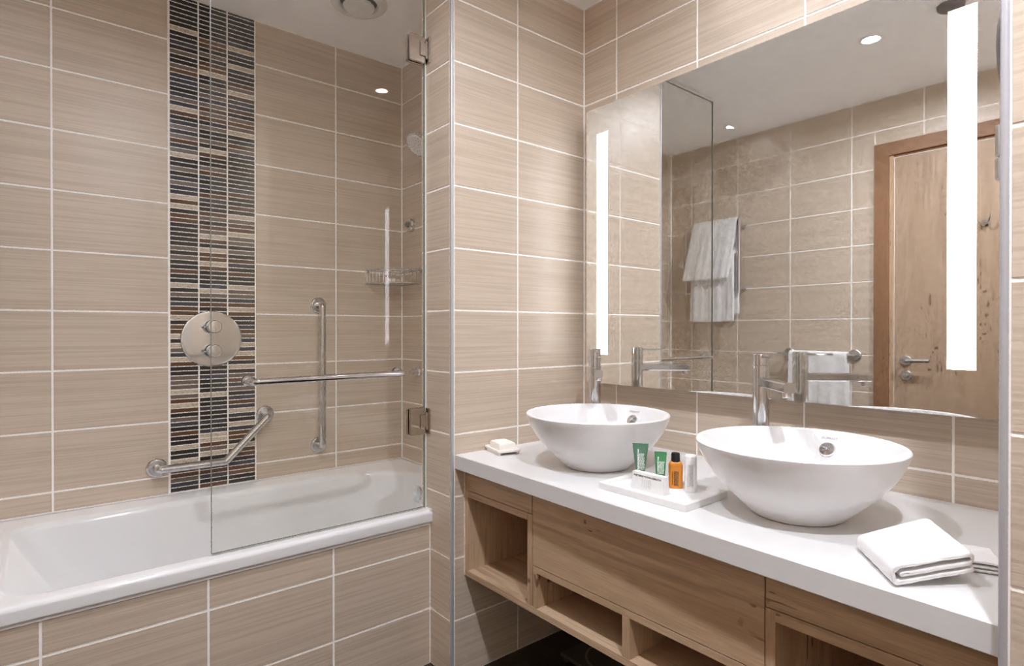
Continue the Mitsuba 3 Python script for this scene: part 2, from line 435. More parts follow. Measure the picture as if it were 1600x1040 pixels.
# ------------------------------------------------------------------ glass bath screen
GY, GX0, GX1, GZ0, GZ1 = .158, -1.293, -.629, .531, 2.371
v = np.array([[GX0, GY, GZ0], [GX1, GY, GZ0], [GX1, GY, GZ1], [GX0, GY, GZ1]])
pane = trimesh.Trimesh(v, [[0, 1, 2], [0, 2, 3]], process=False)
obj('bath_screen__glass_pane', pane, 'mat_glass')
tag('bath_screen', 'clear frameless glass bath screen hinged to the partition', 'shower screen')
h_ = .004
e_ = .0012
obj('bath_screen__free_edge', cbox(GX0 - e_, GX0, GY - h_, GY + h_, GZ0, GZ1), 'mat_glass_edge')
obj('bath_screen__top_edge', cbox(GX0, GX1, GY - h_, GY + h_, GZ1, GZ1 + e_), 'mat_glass_edge')
obj('bath_screen__bottom_edge', cbox(GX0, GX1, GY - h_, GY + h_, GZ0 - e_, GZ0), 'mat_glass_edge')
obj('bath_screen__hinge_edge', cbox(GX1, GX1 + .0015, GY - h_, GY + h_, GZ0, GZ1), 'mat_glass_edge')
obj('bath_screen__seal', cbox(GX1 + .0015, PX - .0005, GY - .006, GY + .006, GZ0, GZ1, .001), 'mat_seal', label='pale wall seal strip')
for hz in (2.091, .827):
    k = obj('bath_screen__hinge', [cbox(GX1 - .062, GX1 - .002, GY - .014, GY - h_, hz - .045, hz + .045, .002), cbox(GX1 - .062, GX1 - .002, GY + h_, GY + .014, hz - .045, hz + .045, .002)],
            'mat_bronze_chrome', label='square chrome glass hinge')
    obj(k + '__wall_plate', cbox(PX - .005, PX, GY - .03, GY + .02, hz - .045, hz + .045, .0015), 'mat_bronze_chrome')
    obj(k + '__knuckle', [cbox(GX1 - .024, PX - .003, GY - .019, GY - .0145, hz - .022, hz + .022, .001), cyl((GX1 + .001, GY - .016, hz - .03), (GX1 + .001, GY - .016, hz + .03), .005, 16)], 'mat_bronze_chrome', 30)
bar = tube([(-1.2005, GY - .008, .995), (-1.2005, GY - .058, .995), (-.7335, GY - .058, .998), (-.7335, GY - .008, .998)], .0095, 20, .016)
obj('bath_screen__towel_bar', bar, 'mat_chrome', 40, label='long horizontal chrome bar on the glass')
for bx, bz in ((-1.2005, .995), (-.7335, .998)):
    obj('bath_screen__towel_bar__rose', [lathe([(0, 0), (.0155, 0), (.0155, .006), (.012, .010), (0, .010)], (bx, GY - h_, bz), (0, -1, 0), 28), lathe([(0, 0), (.0155, 0), (.0155, .004), (.012, .006), (0, .006)], (bx, GY + h_, bz), (0, 1, 0), 28)], 'mat_chrome', 30)

# ------------------------------------------------------------------ fittings on the bath walls
def rose(c, axis, r=.034, t=.012):
    return lathe([(0, 0), (r, 0), (r, t * .55), (r - .003, t * .85), (r - .007, t), (0, t)], c, axis, 40)

k = 'shower_mixer'
MC = (-1.132, BY, 1.104)
obj(k + '__plate', lathe([(0, 0), (.108, 0), (.108, .004), (.106, .006), (.1, .0068), (0, .007)], MC, (0, -1, 0), 72), 'mat_chrome', 30)
for dz in (.047, -.046):
    obj(k + '__knob', [cyl((MC[0], BY - .006, MC[2] + dz), (MC[0], BY - .022, MC[2] + dz), .019, 36), lathe([(0, 0), (.0235, 0), (.0245, .002), (.0245, .034), (.0225, .037), (0, .038)], (MC[0], BY - .022, MC[2] + dz), (0, -1, 0), 40)], 'mat_chrome', 30)
    obj(k + '__pin', cyl((MC[0] - .018, BY - .03, MC[2] + dz - .002), (MC[0] - .034, BY - .03, MC[2] + dz - .002), .004, 14), 'mat_chrome', 30)
tag(k, 'round chrome shower mixer plate with two knobs on the dark mosaic strip', 'shower mixer')

def grab_bar(key, label, ends, path, r=.0145):
    obj(key + '__bar', tube(path, r, 24, .012), 'mat_chrome', 40)
    for c in ends:
        obj(key + '__rose', rose(c, (0, -1, 0)), 'mat_chrome', 30)
    tag(key, label, 'grab bar', 'chrome grab bars over the bathtub')

d = .052
grab_bar('grab_bar', 'straight upright chrome grab bar on the tiles right of the mosaic', [(-.7135, BY, 1.246), (-.7135, BY, .642)],
         [(-.7135, BY - .008, 1.246), (-.7135, BY - d, 1.246), (-.7135, BY - d, .642), (-.7135, BY - .008, .642)])
grab_bar('grab_bar', 'angled chrome grab bar crossing the foot of the mosaic strip', [(-.935, BY, .795)], [(-.935, BY - .008, .795), (-.935, BY - d, .795), (-1.094, BY - d, .632), (-1.317, BY - d, .632), (-1.317, BY - .008, .632)])
if True:   # the second bar's parts carry the second bar's key
    ren = {}
    for kk in list(scene):
        if kk.startswith('grab_bar__'):
            ren[kk] = None
    scene['grab_bar_001__bar'] = scene.pop('grab_bar__bar_001')
    scene['grab_bar_001__rose'] = scene.pop('grab_bar__rose_002')
    labels['grab_bar_001'] = labels['grab_bar']
    tag('grab_bar', 'straight upright chrome grab bar on the tiles right of the mosaic', 'grab bar', 'chrome grab bars over the bathtub')
obj('grab_bar_001__rose', rose((-1.317, BY, .632), (0, -1, 0)), 'mat_chrome', 30)

# fixed shower head on the end wall
sc, sn = np.array([-.405, .583, 1.925]), np.array([-.72, -.12, -.68])
sn = sn / np.linalg.norm(sn)
obj('wall_shower__cup', lathe([(0, -.045), (.012, -.045), (.016, -.03), (.03, -.018), (.053, -.008), (.056, 0), (.054, .004), (.05, .005), (0, .005)], sc, sn, 44), 'mat_chrome', 30)
obj('wall_shower__spray_face', lathe([(0, .005), (.048, .005), (.047, .0072), (0, .0075)], sc, sn, 44), 'mat_white_plastic', 30, label='pale grey spray face')
nz = []
for rr, n in ((.012, 6), (.025, 12), (.038, 18)):
    a, b, w = frame(sn)
    for i in range(n):
        t = 2 * np.pi * i / n
        c = sc + w * .007 + rr * (math.cos(t) * a + math.sin(t) * b)
        nz.append(cyl(c, c + w * .0022, .0016, 6, .0002))
obj('wall_shower__nozzles', nz, 'mat_dark_fitting', kind='stuff')
hub = sc - sn * .04
obj('wall_shower__arm', tube([hub, hub - sn * .03, (BX1 - .05, .583, 2.0), (BX1 - .004, .583, 2.0)], .009, 18, .02), 'mat_chrome', 40)
obj('wall_shower__rose', rose((BX1, .583, 2.0), (-1, 0, 0), .028), 'mat_chrome', 30)
tag('wall_shower', 'round pale shower head on the bath end wall, partly behind the partition', 'shower')

obj('clothesline__housing', lathe([(0, 0), (.031, 0), (.031, .012), (.027, .017), (.018, .018), (.017, .021), (0, .022)], (BX1, .81, 1.627), (-1, 0, 0), 40), 'mat_chrome', 30)
obj('clothesline__pull_knob', lathe([(0, 0), (.011, 0), (.012, .006), (.008, .012), (0, .013)], (BX1 - .021, .81, 1.627), (-1, 0, 0), 24), 'mat_dark_fitting', 30)
tag('clothesline', 'small round chrome retractable clothesline high on the bath end wall', 'clothesline')
obj('clothesline_hook', [lathe([(0, 0), (.016, 0), (.016, .006), (.008, .012), (.008, .028), (.013, .031), (.013, .036), (0, .037)], (-1.765, BY, 1.556), (0, -1, 0), 28)], 'mat_white_plastic', 30,
    label='small pale hook knob on the bath wall at the left edge', category='hook')
obj('hose_outlet', [lathe([(0, 0), (.022, 0), (.022, .006), (.016, .012), (.014, .03), (.016, .032), (.016, .04), (0, .041)], (BX1, .744, .948), (-1, 0, 0), 32)], 'mat_chrome', 30,
    label='small round chrome outlet on the end wall above the bath rim', category='hose outlet')

# corner soap basket
def basket():
    cx, cy, R, z0, z1 = BX1, BY, .190, 1.352, 1.412
    arc = [np.array([cx - R, cy - .004])] + [np.array([cx - R * math.cos(t) * (1 if False else 1), cy - R * math.sin(t)]) for t in np.linspace(.02, math.pi / 2 - .02, 15)] + [np.array([cx - .004, cy - R])]
    # flattened front: blend arc with its chord for a bowed triangle
    pts = []
    for q in arc:
        pts.append(q)
    pts = np.array(pts)
    mid = np.array([cx, cy])
    for i in range(len(pts)):
        t = i / (len(pts) - 1)
        chord = pts[0] * (1 - t) + pts[-1] * t
        pts[i] = chord * .45 + pts[i] * .55
    loop = np.vstack([pts, [[cx - .004, cy - .004]], pts[:1]])
    def ring(z, r):
        return tube(np.column_stack([loop, np.full(len(loop), z)]), r, 10)
    k = 'soap_basket'
    obj(k + '__top_rim', [ring(z1, .0035)], 'mat_chrome', 40)
    obj(k + '__bottom_rim', [ring(z0, .0028)], 'mat_chrome', 40)
    for i in np.linspace(0, len(pts) - 1, 17):
        a = int(i)
        t = i - a
        q = pts[a] if a == len(pts) - 1 else pts[a] * (1 - t) + pts[a + 1] * t
        obj(k + '__wire', cyl((q[0], q[1], z0), (q[0], q[1], z1), .0016, 8, .0002), 'mat_chrome', 40)
    for t in np.linspace(.12, .92, 9):
        x = cx - R * (1 - t)
        j = np.argmin(abs(pts[:, 0] - x))
        obj(k + '__floor_wire', cyl((x, cy - .004, z0), (x, pts[j, 1], z0), .0016, 8, .0002), 'mat_chrome', 40)
    # upper shelf of the basket
    up = np.array([pts[2], pts[6], pts[10], pts[14]]) * .72 + mid * .28
    obj(k + '__inner_rail', tube([(p_[0], p_[1], z0 + .034) for p_ in up], .0018, 8), 'mat_chrome', 40)
    for s, (x, y) in ((0, (cx - R + .012, cy)), (1, (cx, cy - R + .012))):
        obj(k + '__mount', rose((x, y, z1 - .004), (0, -1, 0) if s == 0 else (-1, 0, 0), .009, .006), 'mat_chrome', 30)
    tag(k, 'chrome wire corner basket for soap above the bathtub', 'soap basket')
    sb = cbox(-.03, .03, -.021, .021, 0, .019, .005)
    sb.apply_transform(trimesh.transformations.rotation_matrix(.72, [0, 0, 1]))
    sb.apply_translation((cx - .085, cy - .075, z0 + .0018))
    obj('wrapped_soap', sb, 'mat_soap', label='white soap bar lying in the wire corner basket', category='soap')
basket()

# ------------------------------------------------------------------ ceiling fittings
k = 'ceiling_vent'
vc = (-.703, .512, CEIL)
obj(k + '__ring', lathe([(.068, 0), (.070, -.012), (.078, -.017), (.09, -.016), (.101, -.011), (.106, -.004), (.107, 0)][::-1], vc, (0, 0, 1), 64), 'mat_white_plastic', True)
obj(k + '__centre_plate', lathe([(0, -.030), (.045, -.029), (.056, -.025), (.060, -.019), (.057, -.014), (0, -.013)], vc, (0, 0, 1), 64), 'mat_white_plastic', 35)
obj(k + '__dark_hollow_disc', lathe([(0, -.0012), (.069, -.0012), (.069, -.0004), (0, -.0004)], vc, (0, 0, 1), 40), 'mat_dark_fitting', 30)  # flat dark disc standing in for the shaded hollow of the valve
tag(k, 'round white extractor valve in the ceiling over the bathtub', 'ceiling vent')

for (x, y), s, text in DOWNLIGHTS:
    k = 'downlight' if 'downlight__bezel' not in scene else f"downlight_{sum(1 for q in scene if q.startswith('downlight') and q.endswith('__bezel')):03d}"
    obj(k + '__bezel', lathe([(.030, -.001), (.031, -.005), (.036, -.0065), (.043, -.004), (.045, 0), (.03, 0), (.030, -.001)], (x, y, CEIL), (0, 0, 1), 48), 'mat_white_plastic', 35)
    lens = trimesh.creation.cylinder(.030, .0016, sections=40)
    lens.apply_translation((x, y, CEIL - .0012))
    scene[k + '__lamp'] = mikit.ply(lens, 'mat_white_plastic', emitter={'type': 'area', 'sampling_weight': 3.0 * s, 'radiance': rgb(*(LAMP * s * np.array([0.95, 0.985, 1.075])))})
    labels[k + '__lamp'] = {'label': 'glowing lens'}
    tag(k, text, 'downlight', 'recessed ceiling downlights')
obj('smoke_detector', lathe([(0, -.022), (.03, -.021), (.042, -.014), (.046, -.004), (.046, 0), (0, 0)], (-1.182, -.925, CEIL), (0, 0, 1), 40), 'mat_dark_fitting', 30,
    label='round dark grey ceiling fitting seen in the mirror behind the right light strip', category='smoke detector')

# ------------------------------------------------------------------ vanity
CX, CZ0, CZ1 = -.607, .686, .732
def counter(c=.0018):
    out = [(-.608, -.0005), (-.0005, -.0005), (-.0005, NY + .002), (-.642, NY + .002)]
    pts = [(x, y, z) for x, y in out for z in (CZ0 + c, CZ1 - c)]
    pts += [(x + (c if x < -.1 else 0), y, z) for x, y in out for z in (CZ0, CZ1)]
    return hull(pts)
obj('vanity_counter', counter(), 'mat_counter', label='white solid-surface vanity worktop carrying two basins', category='worktop')
VX, VZ = -.570, .331
VY0, VY1 = NY + .004, -.0015
def pan(name, x0, x1, y0, y1, z0, z1, mat, label=None):
    return obj('vanity_cabinet__' + name, cbox(x0, x1, y0, y1, z0, z1, .0006), mat, label=label)
XB = -.06
t = .019
pan('bottom_panel', VX, XB, VY0, VY1, VZ, VZ + t, 'mat_oak_long')
pan('back_panel', XB, XB + .012, VY0, VY1, VZ, CZ0 - .001, 'mat_oak_long')
# left bay
pan('side_panel', VX, XB, VY1 - .017, VY1, VZ + t, .6115, 'mat_oak_upright')
pan('top_rail', VX, VX + .30, VY1 - .333, VY1, .6135, CZ0 - .001, 'mat_oak_long')
pan('shelf', VX, XB, VY1 - .312, VY1 - .017, .591, .6115, 'mat_oak_long')
pan('divider', VX, XB, -.336, -.3145, VZ + t, .6115, 'mat_oak_upright')
# middle bay with the wide drawer front and two low pigeonholes
pan('drawer_front', VX - .0005, VX + .0185, -1.0155, -.3385, .4695, CZ0 - .001, 'mat_oak_long', 'wide plain oak drawer front in the middle')
pan('shelf', VX, XB, -1.0155, -.3385, .4495, .4675, 'mat_oak_long')
pan('divider', VX, XB, -.3555, -.3385, VZ + t, .4495, 'mat_oak_upright')
pan('divider', VX, XB, -.6855, -.6625, VZ + t, .4495, 'mat_oak_upright')
pan('divider', VX, XB, -1.0155, -.9955, VZ + t, .4495, 'mat_oak_upright')
# right bay
pan('drawer_front', VX - .0005, VX + .0185, VY0, -1.0185, .602, CZ0 - .001, 'mat_oak_long', 'narrow oak drawer front at the right end')
pan('shelf', VX, XB, VY0 + .02, -1.037, .578, .600, 'mat_oak_long')
pan('divider', VX, XB, -1.037, -1.0175, VZ + t, .600, 'mat_oak_upright')
pan('side_panel', VX, XB, VY0, VY0 + .02, VZ + t, .600, 'mat_oak_upright')
tag('vanity_cabinet', 'wall-hung light oak vanity unit with open pigeonholes under the white worktop', 'vanity cabinet')
obj('vanity_cabinet__silicone_joint', cbox(VX - .001, VX + .004, -.0016, -.0002, VZ, CZ0 - .002), 'mat_grout')

# basins
def basin(key, cx, cy, label, th):
    H, R = .168, .231
    z = CZ1
    outer = [(0, 0), (.088, 0), (.094, .004), (.108, .017), (.126, .033), (.1415, .048), (.157, .063), (.171, .078), (.1825, .094), (.193, .110), (.202, .128), (.2085, .144), (.2112, .152), (.2118, .1565), (.2102, .159), (.2076, .16)]
    inner = [(.2045, .1592), (.2005, .155), (.192, .138), (.181, .116), (.166, .090), (.145, .063), (.117, .041), (.08, .027), (.035, .020), (0, .0195)]
    pr = np.array(outer + inner)
    obj(key + '__bowl', lathe(pr, (cx, cy, z), (0, 0, 1), 96), 'mat_porcelain', 40)
    # chrome overflow cover and raised maker's name on the inside wall nearest the mirror wall
    hz = .116
    ir = np.interp(hz, [p_[1] for p_ in inner[::-1]], [p_[0] for p_ in inner[::-1]])
    nrm = np.array([-math.cos(th) * .83, -math.sin(th) * .83, .56])
    nrm /= np.linalg.norm(nrm)
    c = np.array([cx + ir * math.cos(th), cy + ir * math.sin(th), z + hz])
    obj(key + '__overflow_cover', lathe([(0, -.004), (.0175, -.004), (.0185, .002), (.0165, .0055), (.008, .0075), (0, .008)], c, nrm, 36), 'mat_chrome', 30, label='round chrome overflow cover')
    right = np.array([math.sin(th), -math.cos(th), 0])
    def wall(h_):
        return np.array([cx, cy, z + h_]) + np.array([math.cos(th), math.sin(th), 0]) * np.interp(h_, [p_[1] for p_ in inner[::-1]], [p_[0] for p_ in inner[::-1]])
    up2 = wall(.146) - wall(.140)
    up2 /= np.linalg.norm(up2)
    c2 = wall(.1395) + np.cross(right, up2) * .0012
    word = lettering('DURAVIT', .0058, c2 - right * .017, right, up2, .0006)
    obj(key + '__lettering', word, 'mat_grey_ink', label='small grey maker name')
    obj(key + '__drain', lathe([(0, .019), (.032, .019), (.032, .024), (.024, .027), (0, .027)], (cx, cy, z), (0, 0, 1), 32), 'mat_chrome', 30, label='round chrome drain')
    tag(key, label, 'washbasin', 'white bowl basins on the worktop')
basin('washbasin', -.365, -.397, 'round white bowl basin on the worktop, the far one by the partition wall', .06)
basin('washbasin_001', -.365, -.984, 'round white bowl basin on the worktop, the near one beside the folded towel', .04)

# taps
def tap(key, x, y, label, ang):
    r = .0205
    z = CZ1
    dx, dy = math.cos(ang), math.sin(ang)
    obj(key + '__body', lathe([(0, 0), (.0255, 0), (.0255, .004), (.0215, .0065), (r, .008), (r, .3125), (0, .3125)], (x, y, z), (0, 0, 1), 44), 'mat_chrome', 30)
    obj(key + '__cartridge', lathe([(0, .3135), (r, .3135), (r, .340), (r - .002, .342), (0, .342)], (x, y, z), (0, 0, 1), 44), 'mat_chrome', 30)
    a, b = np.array([dx, dy, 0]), np.array([-dy, dx, 0])
    c = np.array([x, y, z])
    def slab(l0, l1, hw, z0, z1, ch=.0015, hw1=None):
        hw1 = hw if hw1 is None else hw1
        pts = []
        for l, w in ((l0, hw), (l1, hw1)):
            for sw in (-1, 1):
                for zz, s in ((z0, 1), (z1, -1)):
                    pts += [c + a * l + b * sw * (w - ch) + [0, 0, zz], c + a * l + b * sw * w + [0, 0, zz + s * ch]]
        return hull(pts)
    obj(key + '__spout', slab(.010, .190, .0135, .258, .281, .003), 'mat_chrome')
    tip = c + a * .172
    obj(key + '__spout__aerator', lathe([(0, 0), (.009, 0), (.0105, .001), (.0105, .014), (0, .014)], tip + [0, 0, .245], (.25 * -dx, .25 * -dy, 1), 28), 'mat_chrome', 30)
    obj(key + '__lever', slab(.012, .088, .0062, .3325, .3385, .001, .005), 'mat_chrome')
    tag(key, label, 'tap', 'tall chrome basin taps')
A = math.radians(180 + 46)
tap('basin_tap', -.1755, -.215, 'tall chrome lever tap behind the basin by the partition wall', A)
tap('basin_tap_001', -.1755, -.806, 'tall chrome lever tap behind the basin beside the folded towel', A)

# soap dish and soap
def placed(m, ang, at):
    m = m.copy()
    m.apply_transform(trimesh.transformations.rotation_matrix(ang, [0, 0, 1]))
    m.apply_translation(at)
    return m
SD = (-.4615, -.066, CZ1)
sa = math.radians(-14)
dish = rrect(-.041, .041, -.057, .057, .006, 0, 6)
sh = 1.0
dish_m = loft([dish * [.93, .95, 1] + [0, 0, .008], dish + [0, 0, .010], dish * [1.02, 1.02, 1] + [0, 0, .0155], dish * [1.0, 1.0, 1] + [0, 0, .017], dish * [.9, .92, 1] + [0, 0, .0145]])
obj('soap_dish__tray', placed(dish_m, sa, SD), 'mat_soap_dish', 35)
for sx in (-1, 1):
    obj('soap_dish__foot', placed(cbox(sx * .033 - .004, sx * .033 + .004, -.05, .05, 0, .0085, .001), sa, SD), 'mat_soap_dish')
tag('soap_dish', 'small cream ceramic soap dish on feet at the partition end of the worktop', 'soap dish')
sm = rrect(-.030, .030, -.042, .042, .008, 0, 8)
obj('soap_bar', placed(loft([sm * [.94, .96, 1] + [0, 0, .0146], sm + [0, 0, .019], sm + [0, 0, .031], sm * [.92, .94, 1] + [0, 0, .0355], sm * [.6, .65, 1] + [0, 0, .0372]]), sa, SD), 'mat_soap', 40,
    label='cream wrapped soap bar lying on the soap dish', category='soap')

# toiletries tray
TX0, TX1, TY0, TY1 = -.5475, -.3695, -.824, -.565
tr = [rrect(TX0 + a_, TX1 - a_, TY0 + a_, TY1 - a_, .005, z_, 6) for a_, z_ in ((.001, CZ1), (0, CZ1 + .001), (0, CZ1 + .0155), (.001, CZ1 + .0165), (.0085, CZ1 + .0165), (.0105, CZ1 + .0152), (.014, CZ1 + .0085), (.05, CZ1 + .0082))]
obj('amenity_tray', loft(tr), 'mat_white_plastic', 30, label='flat white rectangular tray holding toiletries between the basins', category='tray')
TZ_ = CZ1 + .0086
# card
cdy0, cdy1 = -.7335, -.6385
cpts = [(-.5035, TZ_), (-.4785, TZ_), (-.4845, TZ_ + .043), (-.4995, TZ_ + .043)]
obj('brand_card__block', hull([(x, y, z) for x, z in cpts for y in (cdy0, cdy1)]), 'mat_card')
fr, fu = np.array([0, -1.0, 0]), np.array([.004, 0, .043])
fu = fu / np.linalg.norm(fu)
fn = np.cross(fr, fu)
o = np.array([-.5035, cdy1, TZ_])
cw = cdy1 - cdy0
def on_card(l, h_):
    return o + fr * l + fu * h_ + fn * .0002
words = [lettering('PETER', .0042, on_card(.0045, .0325), fr, fu, .0004, True, .0265), lettering('THOMAS', .0042, on_card(.0318, .0325), fr, fu, .0003, False, .030), lettering('ROTH', .0042, on_card(.0625, .0325), fr, fu, .0004, True, .0225)]
obj('brand_card__lettering', words, 'mat_ink', label='black printed brand line')
strokes = []
rr = random.Random(3)
for l in (.030, .037, .0435, .050, .0555):
    z0 = .0285
    while z0 > .007:
        dz = rr.uniform(.0012, .003)
        strokes.append(hull([on_card(l + a_, z0 - b_) + fn * c_ for a_ in (0, rr.uniform(.0012, .0026)) for b_ in (0, dz * .6) for c_ in (0, .0003)]))
        z0 -= dz + .0008
obj('brand_card__fine_print', strokes, 'mat_grey_ink', kind='stuff')
tag('brand_card', 'small white printed card block standing at the front of the tray', 'card')

def flat_tube(key, cx, cy, zc, z0, z1, w0, w1, mat, label, yaw, ink):
    """an upside-down tube: round shoulder at the bottom, flat crimp at the top"""
    n = 40
    th = np.arange(n) * 2 * np.pi / n
    rings = []
    for t_ in np.linspace(0, 1, 12):
        w = w0 + (w1 - w0) * t_
        dp = w0 * (1 - t_ ** 1.3) + .0012 * t_ ** 1.3
        rings.append(np.column_stack([dp * np.cos(th), w * np.sin(th), np.full(n, z0 + (z1 - z0) * .9 * t_)]))
    rings.append(rings[-1] + [0, 0, (z1 - z0) * .1])
    rings.insert(0, np.column_stack([.8 * w0 * np.cos(th), .8 * w0 * np.sin(th), np.full(n, z0 - .002)]))
    obj(key + '__body', placed(loft(rings), yaw, (cx, cy, 0)), mat, 50)
    obj(key + '__cap', lathe([(0, 0), (w0 * .86, 0), (w0 * .9, .002), (w0 * .86, z0 - zc - .003), (w0 * .8, z0 - zc - .0015), (0, z0 - zc - .0015)], (cx, cy, zc), (0, 0, 1), 32), 'mat_white_tube', 30, label='white cap')
    # printed words and lines on the front
    q = random.Random(len(key) + int(z1 * 1e4))
    bits = []
    def P(s, z_):
        t_ = (z_ - z0) / ((z1 - z0) * .9)
        w = w0 + (w1 - w0) * min(t_, 1)
        dp = w0 * (1 - min(t_, 1) ** 1.3) + .0012 * min(t_, 1) ** 1.3
        s = max(min(s, w * .95), -w * .95)
        return np.array([-dp * math.sqrt(max(0, 1 - (s / w) ** 2)) - .0002, s, z_])
    rows_ = np.arange(z0 + .006, z0 + (z1 - z0) * .62, .0034)
    for z_ in rows_:
        s = w0 * .25
        while s > -w0 * .75:
            e = q.uniform(.0012, .0035)
            a_ = [P(s, z_), P(s - e, z_), P(s - e, z_ + .0018), P(s, z_ + .0018)]
            bits.append(hull(a_ + [x - [.0003, 0, 0] for x in a_]))
            s -= e + .0008
    z_ = z0 + .004
    while z_ < z0 + (z1 - z0) * .8:
        e = q.uniform(.001, .0024)
        a_ = [P(w0 * .62, z_), P(w0 * .36, z_), P(w0 * .36, z_ + e), P(w0 * .62, z_ + e)]
        bits.append(hull(a_ + [x - [.0003, 0, 0] for x in a_]))
        z_ += e + .0007
    obj(key + '__print', [placed(b_, yaw, (cx, cy, 0)) for b_ in bits], ink, kind='stuff')
    tag(key, label, 'toiletry tube')
vy = math.radians(-38 + 0)
flat_tube('toiletry_tube', -.462, -.6335, TZ_, .776, .8465, .0115, .0195, 'mat_dark_green_tube', 'tall dark green toiletry tube, leftmost of the bottles on the tray', math.radians(38), 'mat_white_tube')
flat_tube('toiletry_tube_001', -.453, -.6885, TZ_, .774, .833, .0110, .0150, 'mat_green_tube', 'short bright green toiletry tube left of the amber bottle', math.radians(32), 'mat_white_tube')

ab = (-.415, -.7065, TZ_)
rb = .0172
br = [rrect(-.0125 * s_, .0125 * s_, -.0172 * s_, .0172 * s_, .008 * s_, z_, 8) for s_, z_ in ((.9, 0), (1, .002), (1, .055), (.96, .060), (.82, .0645), (.6, .067))]
obj('amber_bottle__body', placed(loft(br), math.radians(38), ab), 'mat_amber', 40)
obj('amber_bottle__cap', lathe([(0, .066), (.0108, .066), (.0112, .068), (.0108, .084), (.0095, .0875), (0, .0885)], ab, (0, 0, 1), 36), 'mat_black_cap', 30, label='black cap')
q = random.Random(5)
bits = []
def vertical_print(key, c, yaw, depth, s_list, zlo, zhi, ink):
    bits = []
    for s, w in s_list:
        z_ = zlo + q.uniform(0, .004)
        while z_ < zhi:
            e = q.uniform(.001, .0026)
            a_ = [np.array([-depth(s_ ) - .0002, s_, zz]) for s_ in (s, s - w) for zz in (z_, z_ + e)]
            bits.append(hull(a_ + [x - [.0003, 0, 0] for x in a_]))
            z_ += e + .0008
    obj(key, [placed(b_, yaw, c) for b_ in bits], ink, kind='stuff')
vertical_print('amber_bottle__print', ab, math.radians(38), lambda s: .0125, [(.009, .0016), (.0045, .0022), (.0012, .0016), (-.0016, .0016), (-.0045, .0014)], .006, .042, 'mat_ink')
tag('amber_bottle', 'amber orange toiletry bottle with a black cap on the tray', 'toiletry bottle')
wb = (-.4175, -.752, TZ_)
obj('white_bottle__body', lathe([(0, 0), (.0136, 0), (.0146, .001), (.0146, .064), (.0143, .066), (0, .066)], wb, (0, 0, 1), 40), 'mat_white_tube', 30)
obj('white_bottle__cap', lathe([(0, .0665), (.0143, .0665), (.0146, .068), (.0143, .087), (.0125, .0895), (0, .09)], wb, (0, 0, 1), 40), 'mat_white_tube', 30)
vertical_print('white_bottle__print', wb, math.radians(38), lambda s: math.sqrt(.0146 ** 2 - s * s), [(.0085, .0012), (.0055, .0016), (.0028, .0018), (.0, .0016), (-.0026, .0014)], .012, .066, 'mat_grey_ink')
tag('white_bottle', 'slim white toiletry bottle, rightmost on the tray', 'toiletry bottle')

# ------------------------------------------------------------------ towels
def ribbon(path, thick, n_round=6):
    """closed outline (2-D) around an open polyline, with round ends"""
    p = np.asarray(path, float)
    t_ = np.gradient(p, axis=0)
    t_ /= np.linalg.norm(t_, axis=1, keepdims=True)
    nn = np.column_stack([-t_[:, 1], t_[:, 0]])
    h = thick / 2
    left, right = p + nn * h, p - nn * h
    def cap(c, n0, t0):
        return [c + h * (math.cos(a) * n0 + math.sin(a) * t0) for a in np.linspace(0, math.pi, n_round + 2)[1:-1]]
    return np.vstack([left, cap(p[-1], nn[-1], t_[-1]), right[::-1], cap(p[0], -nn[0], -t_[0])])

def cloth(path, thick, n_across, mapping, wobble=.0015, seed=1, freq=30.0):
    """sweeps a ribbon profile across v in [0, 1]; mapping(s, h, v) -> point. s, h: the profile's coordinates"""
    ring = ribbon(path, thick)
    mid = np.asarray(path, float)
    rings = []
    vs = np.concatenate([[0, .004, .012, .025], np.linspace(.045, .955, n_across), [.975, .988, .996, 1]])
    from scipy.spatial import cKDTree
    idx = cKDTree(mid).query(ring)[1]
    for v_ in vs:
        e = min(v_, 1 - v_)
        k_ = {True: 1.0}.get(e > .02, None)
        sc_ = float(np.interp(e, [0, .004, .012, .025], [.35, .72, .93, 1.0]))
        rg = mid[idx] + (ring - mid[idx]) * sc_
        pts = np.array([mapping(s, h, v_) for s, h in rg])
        d_ = meshkit.fbm(pts * freq, 3, seed) - .5
        d2 = meshkit.fbm(pts * freq + 31, 3, seed) - .5
        pts = pts + np.column_stack([d_, d2, d_ * .7]) * wobble * 2
        rings.append(pts)
    body = loft(rings, caps=False)
    import mapbox_earcut
    tri = np.asarray(mapbox_earcut.triangulate_float64(ring, np.array([len(ring)], np.uint32)), int).reshape(-1, 3)
    n, last = len(ring), (len(rings) - 1) * len(ring)
    m = trimesh.Trimesh(body.vertices, np.vstack([body.faces, tri[:, ::-1], tri + last]), process=False)
    trimesh.repair.fix_winding(m)
    if m.volume < 0:
        m.invert()
    return m

def smooth_path(pts, rad, step=.006, n=7):
    p = fillet_path([(x, 0, z) for x, z in pts], rad, n)[:, [0, 2]]
    seg = np.r_[0, np.cumsum(np.linalg.norm(np.diff(p, axis=0), axis=1))]
    keep = np.r_[True, np.diff(seg) > 1e-6]
    p, seg = p[keep], seg[keep]
    s = np.linspace(0, seg[-1], max(8, int(seg[-1] / step)))
    return np.column_stack([np.interp(s, seg, p[:, 0]), np.interp(s, seg, p[:, 1])])

